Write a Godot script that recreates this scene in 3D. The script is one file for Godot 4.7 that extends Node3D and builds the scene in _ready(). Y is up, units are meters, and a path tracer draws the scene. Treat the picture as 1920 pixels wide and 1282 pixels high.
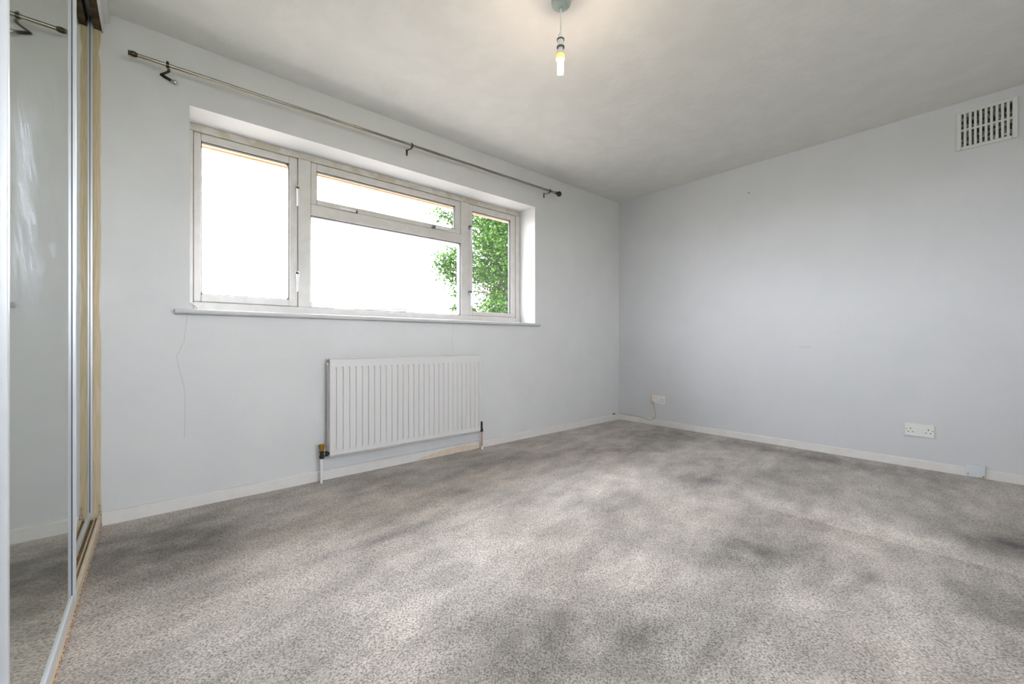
extends Node3D
# Empty bedroom: window wall is z = ZW, right wall x = XR, mirrored wardrobe on the left.

const XR := 3.962
const ZW := -2.736
const YC := 2.40
const ZO := -3.02      # outer face of the window wall
const ZF := -2.94      # room-side face of the window frame
const EYE := 0.8553
const SLANT := 0.0125  # the wardrobe front is not quite square to the window wall

var used := {}
var M := {}

func _ready():
	# ---------- camera, sky, exposure ----------
	var cam := Camera3D.new()
	cam.name = "camera"
	cam.position = Vector3(0, EYE, 0)
	cam.rotation.y = -deg_to_rad(41.0866)
	cam.keep_aspect = Camera3D.KEEP_HEIGHT
	cam.fov = 78.4245
	cam.near = 0.02
	cam.far = 300.0
	add_child(cam)
	cam.make_current()

	var sky_mat := ProceduralSkyMaterial.new()
	sky_mat.sky_top_color = Color(0.93, 0.955, 1.0)
	sky_mat.sky_horizon_color = Color(0.97, 0.98, 1.0)
	sky_mat.sky_curve = 0.25
	sky_mat.ground_horizon_color = Color(0.80, 0.82, 0.82)
	sky_mat.ground_bottom_color = Color(0.55, 0.57, 0.53)
	sky_mat.sun_angle_max = 0.0
	sky_mat.sky_energy_multiplier = SKY_ENERGY
	sky_mat.ground_energy_multiplier = SKY_ENERGY
	var sky := Sky.new()
	sky.sky_material = sky_mat
	var env := Environment.new()
	env.background_mode = Environment.BG_SKY
	env.sky = sky
	env.tonemap_mode = Environment.TONE_MAPPER_LINEAR
	env.tonemap_exposure = 1.0
	env.sdfgi_enabled = true
	env.ssao_enabled = true
	env.ssil_enabled = true
	var we := WorldEnvironment.new()
	we.name = "world_environment"
	we.environment = env
	add_child(we)

	# hazy sun added high behind the house: it reaches the garden and the tree, not the room
	var sun := DirectionalLight3D.new()
	sun.name = "sun_light"
	sun.rotation = Vector3(-deg_to_rad(58.0), deg_to_rad(-12.0), 0)
	sun.light_color = Color(1.0, 0.97, 0.92)
	sun.light_energy = SUN_ENERGY
	sun.light_angular_distance = 4.0
	sun.shadow_enabled = true
	sun.sky_mode = DirectionalLight3D.SKY_MODE_LIGHT_ONLY
	add_child(sun)

	make_materials()
	make_room()
	make_window()
	make_wardrobe()
	make_radiator()
	make_curtain_rod()
	make_pendant()
	make_wall_fittings()
	make_outside()

const SKY_ENERGY := 3.7
const SUN_ENERGY := 2.0
const BULB_ENERGY := 0.12
const BULB_COLOR := Color(1.0, 0.90, 0.81)

# ======================================================================
# helpers
# ======================================================================
func numbered(called: String) -> String:
	if not used.has(called):
		used[called] = 0
		return called
	used[called] += 1
	return "%s_%03d" % [called, used[called]]

func thing(called: String, label: String, category: String, at := Vector3.ZERO, turn := 0.0, group := "") -> Node3D:
	var o := Node3D.new()
	o.name = numbered(called)
	add_child(o)
	o.position = at
	o.rotation.y = turn
	tag(o, label, category, group)
	return o

func tag(o: Node, label: String, category := "", group := ""):
	o.set_meta("label", label)
	if category != "":
		o.set_meta("category", category)
	if group != "":
		o.set_meta("group", group)

func place(o: Node3D, label: String, category: String):
	# a top-level structure node
	o.set_meta("kind", "structure")
	o.set_meta("label", label)
	o.set_meta("category", category)

func begin() -> SurfaceTool:
	var st := SurfaceTool.new()
	st.begin(Mesh.PRIMITIVE_TRIANGLES)
	return st

# commits the collected shape as one named mesh under parent
func obj(called: String, st: SurfaceTool, mat: Material, parent: Node = null, shift := Vector3.ZERO) -> MeshInstance3D:
	st.index()
	var mi := MeshInstance3D.new()
	mi.mesh = st.commit()
	mi.material_override = mat
	mi.position = shift
	if parent == null:
		mi.name = numbered(called)
		add_child(mi)
	else:
		mi.name = called
		parent.add_child(mi, true)
	return mi

func tri(st: SurfaceTool, a: Vector3, b: Vector3, c: Vector3, n: Vector3):
	var g := (b - a).cross(c - a)
	if g.length_squared() < 1e-16:
		return
	var order := [a, b, c] if g.dot(n) < 0.0 else [a, c, b]
	for p in order:
		st.set_normal(n)
		st.set_uv(Vector2(p.x, p.z))
		st.add_vertex(p)

func quad(st: SurfaceTool, a: Vector3, b: Vector3, c: Vector3, d: Vector3, n: Vector3):
	tri(st, a, b, c, n)
	tri(st, a, c, d, n)

# face through four points, turned away from "inside"
func face(st: SurfaceTool, a: Vector3, b: Vector3, c: Vector3, d: Vector3, inside: Vector3):
	var n := (c - a).cross(d - b)
	if n.length_squared() < 1e-18:
		n = (b - a).cross(c - a)
	n = n.normalized()
	if n.dot((a + b + c + d) * 0.25 - inside) < 0.0:
		n = -n
	quad(st, a, b, c, d, n)

# box from lo to hi with chamfered edges
func box(st: SurfaceTool, lo: Vector3, hi: Vector3, ch := 0.0):
	var c := minf(ch, 0.45 * minf(hi.x - lo.x, minf(hi.y - lo.y, hi.z - lo.z)))
	var mid := (lo + hi) * 0.5
	var h := (hi - lo) * 0.5
	if c <= 0.0:
		for ax in 3:
			for s in [-1.0, 1.0]:
				var n := Vector3.ZERO
				n[ax] = s
				var u := (ax + 1) % 3
				var v := (ax + 2) % 3
				var q := []
				for k in [[-1, -1], [1, -1], [1, 1], [-1, 1]]:
					var p := mid
					p[ax] += s * h[ax]
					p[u] += k[0] * h[u]
					p[v] += k[1] * h[v]
					q.append(p)
				quad(st, q[0], q[1], q[2], q[3], n)
		return
	for ax in 3:
		for s in [-1.0, 1.0]:
			var n := Vector3.ZERO
			n[ax] = s
			var u := (ax + 1) % 3
			var v := (ax + 2) % 3
			var q := []
			for k in [[-1, -1], [1, -1], [1, 1], [-1, 1]]:
				var p := mid
				p[ax] += s * h[ax]
				p[u] += k[0] * (h[u] - c)
				p[v] += k[1] * (h[v] - c)
				q.append(p)
			quad(st, q[0], q[1], q[2], q[3], n)
	for ax in 3:
		var u := (ax + 1) % 3
		var v := (ax + 2) % 3
		for su in [-1.0, 1.0]:
			for sv in [-1.0, 1.0]:
				var q := []
				for k in [[-1, 0], [1, 0], [1, 1], [-1, 1]]:
					var p := mid
					p[ax] += k[0] * (h[ax] - c)
					p[u] += su * (h[u] - (0.0 if k[1] == 0 else c))
					p[v] += sv * (h[v] - (c if k[1] == 0 else 0.0))
					q.append(p)
				var n := Vector3.ZERO
				n[u] = su
				n[v] = sv
				quad(st, q[0], q[1], q[2], q[3], n.normalized())
	for sx in [-1.0, 1.0]:
		for sy in [-1.0, 1.0]:
			for sz in [-1.0, 1.0]:
				var s := Vector3(sx, sy, sz)
				var a := mid + s * (h - Vector3(0, c, c))
				var b := mid + s * (h - Vector3(c, 0, c))
				var d := mid + s * (h - Vector3(c, c, 0))
				tri(st, a, b, d, s.normalized())

func add_smooth(st: SurfaceTool, ps: Array, ns: Array):
	var g: Vector3 = (ps[1] - ps[0]).cross(ps[2] - ps[0])
	if g.length_squared() < 1e-18:
		return
	var order := [0, 1, 2] if g.dot(ns[0] + ns[1] + ns[2]) < 0.0 else [0, 2, 1]
	for i in order:
		st.set_normal(ns[i])
		st.set_uv(Vector2(ps[i].x, ps[i].z))
		st.add_vertex(ps[i])

# surface of revolution: profile of Vector2(radius, height) along axis from origin; sharp profile corners are split
func lathe(st: SurfaceTool, origin: Vector3, axis: Vector3, profile: Array, segs := 20):
	var w := axis.normalized()
	var u := w.cross(Vector3.RIGHT if absf(w.x) < 0.8 else Vector3.UP).normalized()
	var v := w.cross(u)
	var seg_n := []
	for i in profile.size() - 1:
		var d: Vector2 = profile[i + 1] - profile[i]
		seg_n.append(Vector2(d.y, -d.x).normalized())
	var flip := 1.0
	var area := 0.0
	for i in profile.size() - 1:
		area += profile[i].x * (profile[i + 1].y - profile[i].y)
	if area < 0.0:
		flip = -1.0
	for i in profile.size() - 1:
		var na: Vector2 = seg_n[i]
		var nb: Vector2 = seg_n[i]
		if i > 0 and seg_n[i - 1].dot(seg_n[i]) > 0.75:
			na = (seg_n[i - 1] + seg_n[i]).normalized()
		if i < seg_n.size() - 1 and seg_n[i + 1].dot(seg_n[i]) > 0.75:
			nb = (seg_n[i + 1] + seg_n[i]).normalized()
		for k in segs:
			var t0 := TAU * k / segs
			var t1 := TAU * (k + 1) / segs
			var d0 := u * cos(t0) + v * sin(t0)
			var d1 := u * cos(t1) + v * sin(t1)
			var A: Vector2 = profile[i]
			var B: Vector2 = profile[i + 1]
			var p00 := origin + d0 * A.x + w * A.y
			var p01 := origin + d1 * A.x + w * A.y
			var p10 := origin + d0 * B.x + w * B.y
			var p11 := origin + d1 * B.x + w * B.y
			var n00 := (d0 * na.x + w * na.y) * flip
			var n01 := (d1 * na.x + w * na.y) * flip
			var n10 := (d0 * nb.x + w * nb.y) * flip
			var n11 := (d1 * nb.x + w * nb.y) * flip
			add_smooth(st, [p00, p01, p11], [n00, n01, n11])
			add_smooth(st, [p00, p11, p10], [n00, n11, n10])

func ball(st: SurfaceTool, c: Vector3, r: float, segs := 16):
	var pr := []
	var m := maxi(6, segs / 2)
	for i in m + 1:
		var t := PI * i / m
		pr.append(Vector2(sin(t) * r, -cos(t) * r))
	lathe(st, c, Vector3.UP, pr, segs)

# tube of radius r (or of radii) along points, closed at both ends
func tube(st: SurfaceTool, pts: Array, r, segs := 12):
	var n := pts.size()
	var tang := []
	for i in n:
		var a: Vector3 = pts[maxi(i - 1, 0)]
		var b: Vector3 = pts[mini(i + 1, n - 1)]
		tang.append((b - a).normalized())
	var t0: Vector3 = tang[0]
	var u := t0.cross(Vector3.UP if absf(t0.y) < 0.8 else Vector3.RIGHT).normalized()
	var rings := []
	var norms := []
	for i in n:
		var t: Vector3 = tang[i]
		u = (u - t * u.dot(t)).normalized()
		var v := t.cross(u)
		var ring := []
		var nr := []
		var rad: float = r[i] if r is Array else r
		for k in segs:
			var a := TAU * k / segs
			var d := u * cos(a) + v * sin(a)
			ring.append(pts[i] + d * rad)
			nr.append(d)
		rings.append(ring)
		norms.append(nr)
	for i in n - 1:
		for k in segs:
			var k1 := (k + 1) % segs
			add_smooth(st, [rings[i][k], rings[i][k1], rings[i + 1][k1]], [norms[i][k], norms[i][k1], norms[i + 1][k1]])
			add_smooth(st, [rings[i][k], rings[i + 1][k1], rings[i + 1][k]], [norms[i][k], norms[i + 1][k1], norms[i + 1][k]])
	for e in [0, n - 1]:
		var dir: Vector3 = -tang[0] if e == 0 else tang[n - 1]
		for k in segs:
			tri(st, pts[e], rings[e][k], rings[e][(k + 1) % segs], dir)

func curve(ctrl: Array, steps := 6) -> Array:
	var out := []
	for i in ctrl.size() - 1:
		var p0: Vector3 = ctrl[maxi(i - 1, 0)]
		var p1: Vector3 = ctrl[i]
		var p2: Vector3 = ctrl[i + 1]
		var p3: Vector3 = ctrl[mini(i + 2, ctrl.size() - 1)]
		for s in steps:
			out.append(p1.cubic_interpolate(p2, p0, p3, float(s) / steps))
	out.append(ctrl[-1])
	return out

# polygon in the plane (u, v) at origin, drawn out along w by depth, edges square
func prism(st: SurfaceTool, origin: Vector3, u: Vector3, v: Vector3, poly: Array, w: Vector3):
	var pts := PackedVector2Array()
	for p in poly:
		pts.append(p)
	var idx := Geometry2D.triangulate_polygon(pts)
	var P := []
	var mid := Vector3.ZERO
	for p in poly:
		var q: Vector3 = origin + u * p.x + v * p.y
		P.append(q)
		mid += q
	var wn := w.normalized()
	for i in range(0, idx.size(), 3):
		tri(st, P[idx[i]], P[idx[i + 1]], P[idx[i + 2]], -wn)
		tri(st, P[idx[i]] + w, P[idx[i + 1]] + w, P[idx[i + 2]] + w, wn)
	var area := 0.0
	for i in poly.size():
		var a: Vector2 = poly[i]
		var b: Vector2 = poly[(i + 1) % poly.size()]
		area += a.cross(b)
	for i in poly.size():
		var j := (i + 1) % poly.size()
		var e: Vector2 = poly[j] - poly[i]
		var out2 := Vector2(e.y, -e.x) * signf(area)
		quad(st, P[i], P[j], P[j] + w, P[i] + w, (u * out2.x + v * out2.y).normalized())

# rectangular ring (a frame) in the xy plane between z0 (front) and z1 (back)
func ring_frame(st: SurfaceTool, x0: float, x1: float, y0: float, y1: float, l: float, r: float, b: float, t: float, z0: float, z1: float, ch := 0.002):
	box(st, Vector3(x0, y0, z1), Vector3(x0 + l, y1, z0), ch)
	box(st, Vector3(x1 - r, y0, z1), Vector3(x1, y1, z0), ch)
	box(st, Vector3(x0 + l, y0, z1), Vector3(x1 - r, y0 + b, z0), ch)
	box(st, Vector3(x0 + l, y1 - t, z1), Vector3(x1 - r, y1, z0), ch)

# ======================================================================
# materials
# ======================================================================
func noise_tex(size: int, freq: float, seed_: int, ramp: Gradient = null, octaves := 3, normal := false, strength := 1.0) -> NoiseTexture2D:
	var n := FastNoiseLite.new()
	n.noise_type = FastNoiseLite.TYPE_SIMPLEX_SMOOTH
	n.frequency = freq
	n.seed = seed_
	n.fractal_octaves = octaves
	var t := NoiseTexture2D.new()
	t.width = size
	t.height = size
	t.seamless = true
	t.noise = n
	if normal:
		t.as_normal_map = true
		t.bump_strength = strength
	elif ramp != null:
		t.color_ramp = ramp
	return t

func ramp2(a: Color, b: Color, lo := 0.3, hi := 0.7) -> Gradient:
	var g := Gradient.new()
	g.offsets = PackedFloat32Array([lo, hi])
	g.colors = PackedColorArray([a, b])
	return g

func plain(c: Color, rough := 0.6, metal := 0.0) -> StandardMaterial3D:
	var m := StandardMaterial3D.new()
	m.albedo_color = c
	m.roughness = rough
	m.metallic = metal
	return m

func mottled(a: Color, b: Color, scale: float, rough: float, seed_: int, freq := 0.012, bump := 0.0, lo := 0.3, hi := 0.7) -> StandardMaterial3D:
	var m := StandardMaterial3D.new()
	m.albedo_texture = noise_tex(512, freq, seed_, ramp2(a, b, lo, hi), 4)
	m.roughness = rough
	m.uv1_triplanar = true
	m.uv1_world_triplanar = true
	m.uv1_scale = Vector3.ONE * scale
	if bump > 0.0:
		m.normal_enabled = true
		m.normal_texture = noise_tex(512, 0.05, seed_ + 7, null, 4, true, 4.0)
		m.normal_scale = bump
	return m

func make_materials():
	M.wall_white = mottled(Color(0.842, 0.842, 0.842), Color(0.852, 0.852, 0.851), 0.45, 0.75, 3, 0.01, 0.0)
	M.wall_grey = mottled(Color(0.815, 0.818, 0.828), Color(0.824, 0.827, 0.837), 0.45, 0.75, 5, 0.01, 0.0)
	M.ceiling = mottled(Color(0.865, 0.86, 0.843), Color(0.88, 0.875, 0.86), 0.7, 0.8, 9, 0.012, 0.09)
	M.skirting = mottled(Color(0.875, 0.862, 0.848), Color(0.89, 0.88, 0.868), 1.2, 0.4, 11)
	M.upvc = mottled(Color(0.79, 0.778, 0.757), Color(0.812, 0.80, 0.782), 1.6, 0.35, 13)
	M.upvc_stained = mottled(Color(0.74, 0.70, 0.635), Color(0.80, 0.782, 0.755), 1.3, 0.45, 15, 0.012, 0.0, 0.28, 0.60)
	M.white_gloss = plain(Color(0.90, 0.90, 0.895), 0.3)
	M.vent = plain(Color(0.83, 0.84, 0.83), 0.5)
	M.sill = plain(Color(0.80, 0.80, 0.80), 0.35)
	M.radiator = plain(Color(0.855, 0.85, 0.845), 0.35)
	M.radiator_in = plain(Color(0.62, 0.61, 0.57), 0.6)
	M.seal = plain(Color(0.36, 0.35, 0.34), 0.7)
	M.gasket = plain(Color(0.035, 0.035, 0.04), 0.6)
	M.steel = plain(Color(0.60, 0.575, 0.53), 0.17, 1.0)
	M.steel_dark = plain(Color(0.30, 0.28, 0.24), 0.35, 1.0)
	M.chrome = plain(Color(0.80, 0.80, 0.80), 0.15, 1.0)
	M.alu = plain(Color(0.83, 0.84, 0.85), 0.35, 0.3)
	M.brass = plain(Color(0.62, 0.45, 0.12), 0.4, 0.5)
	M.black_fitting = plain(Color(0.10, 0.10, 0.09), 0.45, 0.3)
	M.copper = plain(Color(0.80, 0.66, 0.58), 0.45, 0.2)
	M.plastic = plain(Color(0.90, 0.90, 0.885), 0.35)
	M.plastic_grey = plain(Color(0.84, 0.86, 0.88), 0.4)
	M.plastic_cream = plain(Color(0.87, 0.84, 0.775), 0.45)
	M.cable = plain(Color(0.70, 0.67, 0.58), 0.55)
	M.dark_hole = plain(Color(0.03, 0.03, 0.03), 0.8)
	M.dust = mottled(Color(0.20, 0.20, 0.19), Color(0.58, 0.58, 0.56), 2.6, 0.95, 21, 0.02)
	M.rose = plain(Color(0.66, 0.70, 0.68), 0.5)
	M.crack = plain(Color(0.745, 0.745, 0.745), 0.9)
	M.bare_wood = mottled(Color(0.86, 0.78, 0.68), Color(0.89, 0.83, 0.76), 3.0, 0.7, 23)
	M.dark_wood = mottled(Color(0.20, 0.13, 0.06), Color(0.34, 0.26, 0.10), 3.0, 0.55, 25)
	M.track_wood = mottled(Color(0.55, 0.45, 0.26), Color(0.66, 0.55, 0.36), 3.0, 0.5, 27)
	M.cream = mottled(Color(0.83, 0.77, 0.68), Color(0.87, 0.81, 0.73), 2.0, 0.55, 29)
	M.scuffed = mottled(Color(0.50, 0.34, 0.20), Color(0.82, 0.75, 0.66), 5.0, 0.6, 31, 0.02, 0.0, 0.35, 0.5)
	M.yellow = plain(Color(0.80, 0.72, 0.42), 0.6)
	var glass := StandardMaterial3D.new()
	glass.transparency = BaseMaterial3D.TRANSPARENCY_ALPHA
	glass.albedo_color = Color(0.97, 1.0, 0.99, 0.03)
	glass.roughness = 0.0
	glass.metallic_specular = 0.25
	M.glass = glass
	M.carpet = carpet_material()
	M.mirror = mirror_material()
	M.bark = mottled(Color(0.22, 0.18, 0.14), Color(0.36, 0.31, 0.26), 2.0, 0.9, 33)
	M.soffit = mottled(Color(0.66, 0.53, 0.42), Color(0.70, 0.57, 0.46), 1.5, 0.6, 35)
	M.fascia = plain(Color(0.72, 0.55, 0.40), 0.6)
	M.brick = mottled(Color(0.48, 0.33, 0.27), Color(0.60, 0.44, 0.36), 1.0, 0.9, 37)
	M.render = mottled(Color(0.80, 0.79, 0.78), Color(0.86, 0.85, 0.84), 0.3, 0.9, 39)
	M.roof = mottled(Color(0.27, 0.255, 0.30), Color(0.34, 0.325, 0.37), 0.6, 0.9, 41)
	M.lawn = mottled(Color(0.48, 0.45, 0.41), Color(0.54, 0.51, 0.47), 0.08, 0.95, 43)
	M.leaf = leaf_material()

func leaf_material() -> StandardMaterial3D:
	var m := StandardMaterial3D.new()
	m.albedo_color = Color(1, 1, 1)
	m.vertex_color_use_as_albedo = true
	m.roughness = 0.55
	m.cull_mode = BaseMaterial3D.CULL_DISABLED
	m.backlight_enabled = true
	m.backlight = Color(0.8, 0.95, 0.3)
	return m

# floor plan (metres) of the carpet picture
const CX0 := -0.25
const CZ0 := -2.75
const CW := 4.25

func carpet_material() -> StandardMaterial3D:
	var n := 768
	var f1 := FastNoiseLite.new()
	f1.seed = 4
	f1.frequency = 1.5
	f1.fractal_octaves = 4
	var f2 := FastNoiseLite.new()
	f2.seed = 8
	f2.frequency = 0.9
	f2.fractal_octaves = 3
	var f3 := FastNoiseLite.new()
	f3.seed = 12
	f3.frequency = 5.0
	f3.fractal_octaves = 3
	# pile trodden either way, plus sill shade painted in along the window wall: x, z, half width, half depth, turn, tone
	var spots := [
		[0.90, -0.84, 0.30, 0.20, 0.4, -0.20], [1.92, -0.63, 0.20, 0.15, 0.2, -0.20], [1.70, -0.72, 0.10, 0.08, 0.0, -0.10],
		[2.86, -1.88, 0.35, 0.16, 0.3, -0.14], [2.60, -1.15, 0.22, 0.12, 0.5, -0.13], [0.05, -2.25, 0.40, 0.32, 0.0, -0.20],
		[2.76, 0.06, 0.22, 0.12, 0.2, -0.26], [2.08, 0.06, 0.16, 0.16, 0.0, -0.20], [3.60, -1.95, 0.50, 0.20, 0.2, -0.16],
		[3.72, -0.82, 0.16, 0.60, 0.0, -0.16], [1.90, -0.31, 0.10, 0.025, 0.2, -0.16], [0.74, -1.75, 0.40, 0.03, -0.05, -0.10],
		[1.42, -1.98, 0.60, 0.05, 0.0, -0.08], [1.02, -0.62, 0.35, 0.15, 0.2, -0.08], [3.10, -1.35, 0.30, 0.20, 0.3, -0.08],
		[2.13, -1.56, 0.32, 0.18, 0.3, 0.09], [1.15, -1.50, 0.40, 0.18, 0.2, 0.10], [0.72, -1.36, 0.35, 0.20, 0.2, 0.10],
		[2.53, -0.70, 0.12, 0.24, 0.0, 0.11], [2.28, -1.12, 0.20, 0.18, 0.3, 0.07], [1.75, -1.55, 0.25, 0.16, 0.0, 0.10],
		[1.45, -0.86, 0.20, 0.16, 0.2, 0.09], [2.55, -0.20, 0.10, 0.30, 0.0, 0.10], [0.60, -1.05, 0.25, 0.20, 0.0, 0.06],
		[0.45, -1.85, 0.35, 0.25, 0.0, 0.06], [1.70, -2.35, 0.80, 0.22, 0.0, -0.07]]  # last entry paints in the shade below the sill
	var data := PackedByteArray()
	data.resize(n * n * 3)
	var at := 0
	for j in n:
		var z := CZ0 + CW * (j + 0.5) / n
		for i in n:
			var x := CX0 + CW * (i + 0.5) / n
			var tone := 0.11 * f1.get_noise_2d(x, z * 1.3) + 0.09 * f3.get_noise_2d(x * 0.7 + z * 0.4, z * 1.4)
			var warm := f2.get_noise_2d(x + 11.0, z)
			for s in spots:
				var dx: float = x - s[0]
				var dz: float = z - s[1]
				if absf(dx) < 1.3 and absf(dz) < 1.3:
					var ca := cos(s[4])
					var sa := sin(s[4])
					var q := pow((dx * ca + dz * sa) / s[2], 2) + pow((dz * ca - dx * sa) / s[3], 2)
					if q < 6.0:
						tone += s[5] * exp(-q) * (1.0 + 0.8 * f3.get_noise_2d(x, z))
			# the strip beyond the seam leans the other way
			if x > 2.40 + 0.006 * f3.get_noise_2d(0.0, z * 2.0) and z > -1.0:
				tone += -0.035 + 0.075 * exp(-(x - 2.4) / 0.13) * smoothstep(-1.0, -0.6, z)
				warm -= 0.35
			elif x > 2.1 and z > -1.0:
				tone -= 0.045 * exp(-(2.4 - x) / 0.10) * smoothstep(-1.0, -0.6, z)
			var v := clampf(0.83 + tone, 0.30, 1.0)
			data[at] = int(255.0 * clampf(v * (1.0 + 0.011 * warm), 0, 1))
			data[at + 1] = int(255.0 * clampf(v * 0.965, 0, 1))
			data[at + 2] = int(255.0 * clampf(v * (0.932 - 0.010 * warm), 0, 1))
			at += 3
	var img := Image.create_from_data(n, n, false, Image.FORMAT_RGB8, data)
	var m := StandardMaterial3D.new()
	m.albedo_texture = ImageTexture.create_from_image(img)
	m.roughness = 0.95
	m.rim_enabled = true
	m.rim = 0.25
	m.metallic_specular = 0.2
	m.detail_enabled = true
	m.detail_blend_mode = BaseMaterial3D.BLEND_MODE_MUL
	m.detail_uv_layer = BaseMaterial3D.DETAIL_UV_2
	var g := Gradient.new()
	g.offsets = PackedFloat32Array([0.15, 0.40, 0.62, 0.88])
	g.colors = PackedColorArray([Color(0.55, 0.535, 0.52), Color(0.79, 0.78, 0.77), Color(0.92, 0.915, 0.91), Color(1, 1, 1)])
	var fn := FastNoiseLite.new()
	fn.noise_type = FastNoiseLite.TYPE_VALUE_CUBIC
	fn.frequency = 0.17
	fn.seed = 51
	fn.fractal_octaves = 2
	fn.fractal_gain = 0.7
	var tufts := NoiseTexture2D.new()
	tufts.width = 1024
	tufts.height = 1024
	tufts.seamless = true
	tufts.noise = fn
	tufts.color_ramp = g
	m.detail_albedo = tufts
	return m

func mirror_material() -> StandardMaterial3D:
	# clean silvered glass with wiped smears: the smears scatter what they mirror
	var w := 256
	var h := 1024
	var f := FastNoiseLite.new()
	f.seed = 77
	f.frequency = 2.2
	f.fractal_octaves = 4
	var rough := Image.create(w, h, false, Image.FORMAT_RGB8)
	var col := Image.create(w, h, false, Image.FORMAT_RGB8)
	# smear strokes: across (0 hinge end .. 1), height in metres, half width, half height, lean, strength
	var strokes := [
		[0.18, 1.24, 0.07, 0.06, 0.2, 0.9], [0.26, 1.27, 0.05, 0.06, 0.3, 0.8], [0.29, 1.21, 0.09, 0.05, 0.3, 0.9],
		[0.20, 1.15, 0.06, 0.05, 0.1, 0.8], [0.27, 1.11, 0.09, 0.025, 0.0, 1.0], [0.17, 1.05, 0.05, 0.07, 0.1, 0.6],
		[0.29, 1.04, 0.05, 0.09, -0.2, 0.8], [0.22, 0.98, 0.05, 0.06, -0.2, 0.8], [0.40, 1.01, 0.06, 0.024, 0.8, 1.1],
		[0.38, 0.965, 0.04, 0.03, -0.9, 0.6], [0.60, 1.08, 0.06, 0.020, 0.5, 1.0], [0.60, 1.17, 0.09, 0.05, 0.3, 0.35],
		[0.36, 1.33, 0.07, 0.06, 0.4, 0.45], [0.55, 1.45, 0.12, 0.03, 0.6, 0.4], [0.28, 0.94, 0.12, 0.025, 0.0, 0.35],
		[0.12, 0.99, 0.03, 0.07, 0.0, 0.5], [0.30, 1.12, 0.22, 0.20, 0.0, 0.30], [0.62, 1.28, 0.10, 0.08, 0.5, 0.3]]
	for j in h:
		var y := 2.29 - 2.22 * (j + 0.5) / h
		for i in w:
			var u := (i + 0.5) / w
			var s := 0.0
			for k in strokes:
				var dy: float = y - k[1]
				var dx: float = u - k[0] - k[4] * dy
				var q := pow(dx / k[2], 2) + pow(dy / k[3], 2)
				if q < 7.0:
					s += k[5] * exp(-q) * (0.60 + 0.95 * f.get_noise_2d(u * 7.0 + dy * 9.0, y * 3.0))
			s = clampf(s, 0.0, 0.9)
			var haze := 0.02 + 0.03 * (0.5 + 0.5 * f.get_noise_2d(u * 2.0, y))
			rough.set_pixel(i, j, Color(1, haze + 0.06 * s, 1.0 - 0.62 * s))
			col.set_pixel(i, j, Color(0.80, 0.825, 0.80).lerp(Color(0.80, 0.84, 0.88), s))
	var m := StandardMaterial3D.new()
	m.albedo_texture = ImageTexture.create_from_image(col)
	m.metallic = 1.0
	m.roughness = 1.0
	m.roughness_texture = ImageTexture.create_from_image(rough)
	m.roughness_texture_channel = BaseMaterial3D.TEXTURE_CHANNEL_GREEN
	m.metallic_texture = m.roughness_texture
	m.metallic_texture_channel = BaseMaterial3D.TEXTURE_CHANNEL_BLUE
	m.texture_repeat = false
	return m

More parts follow.
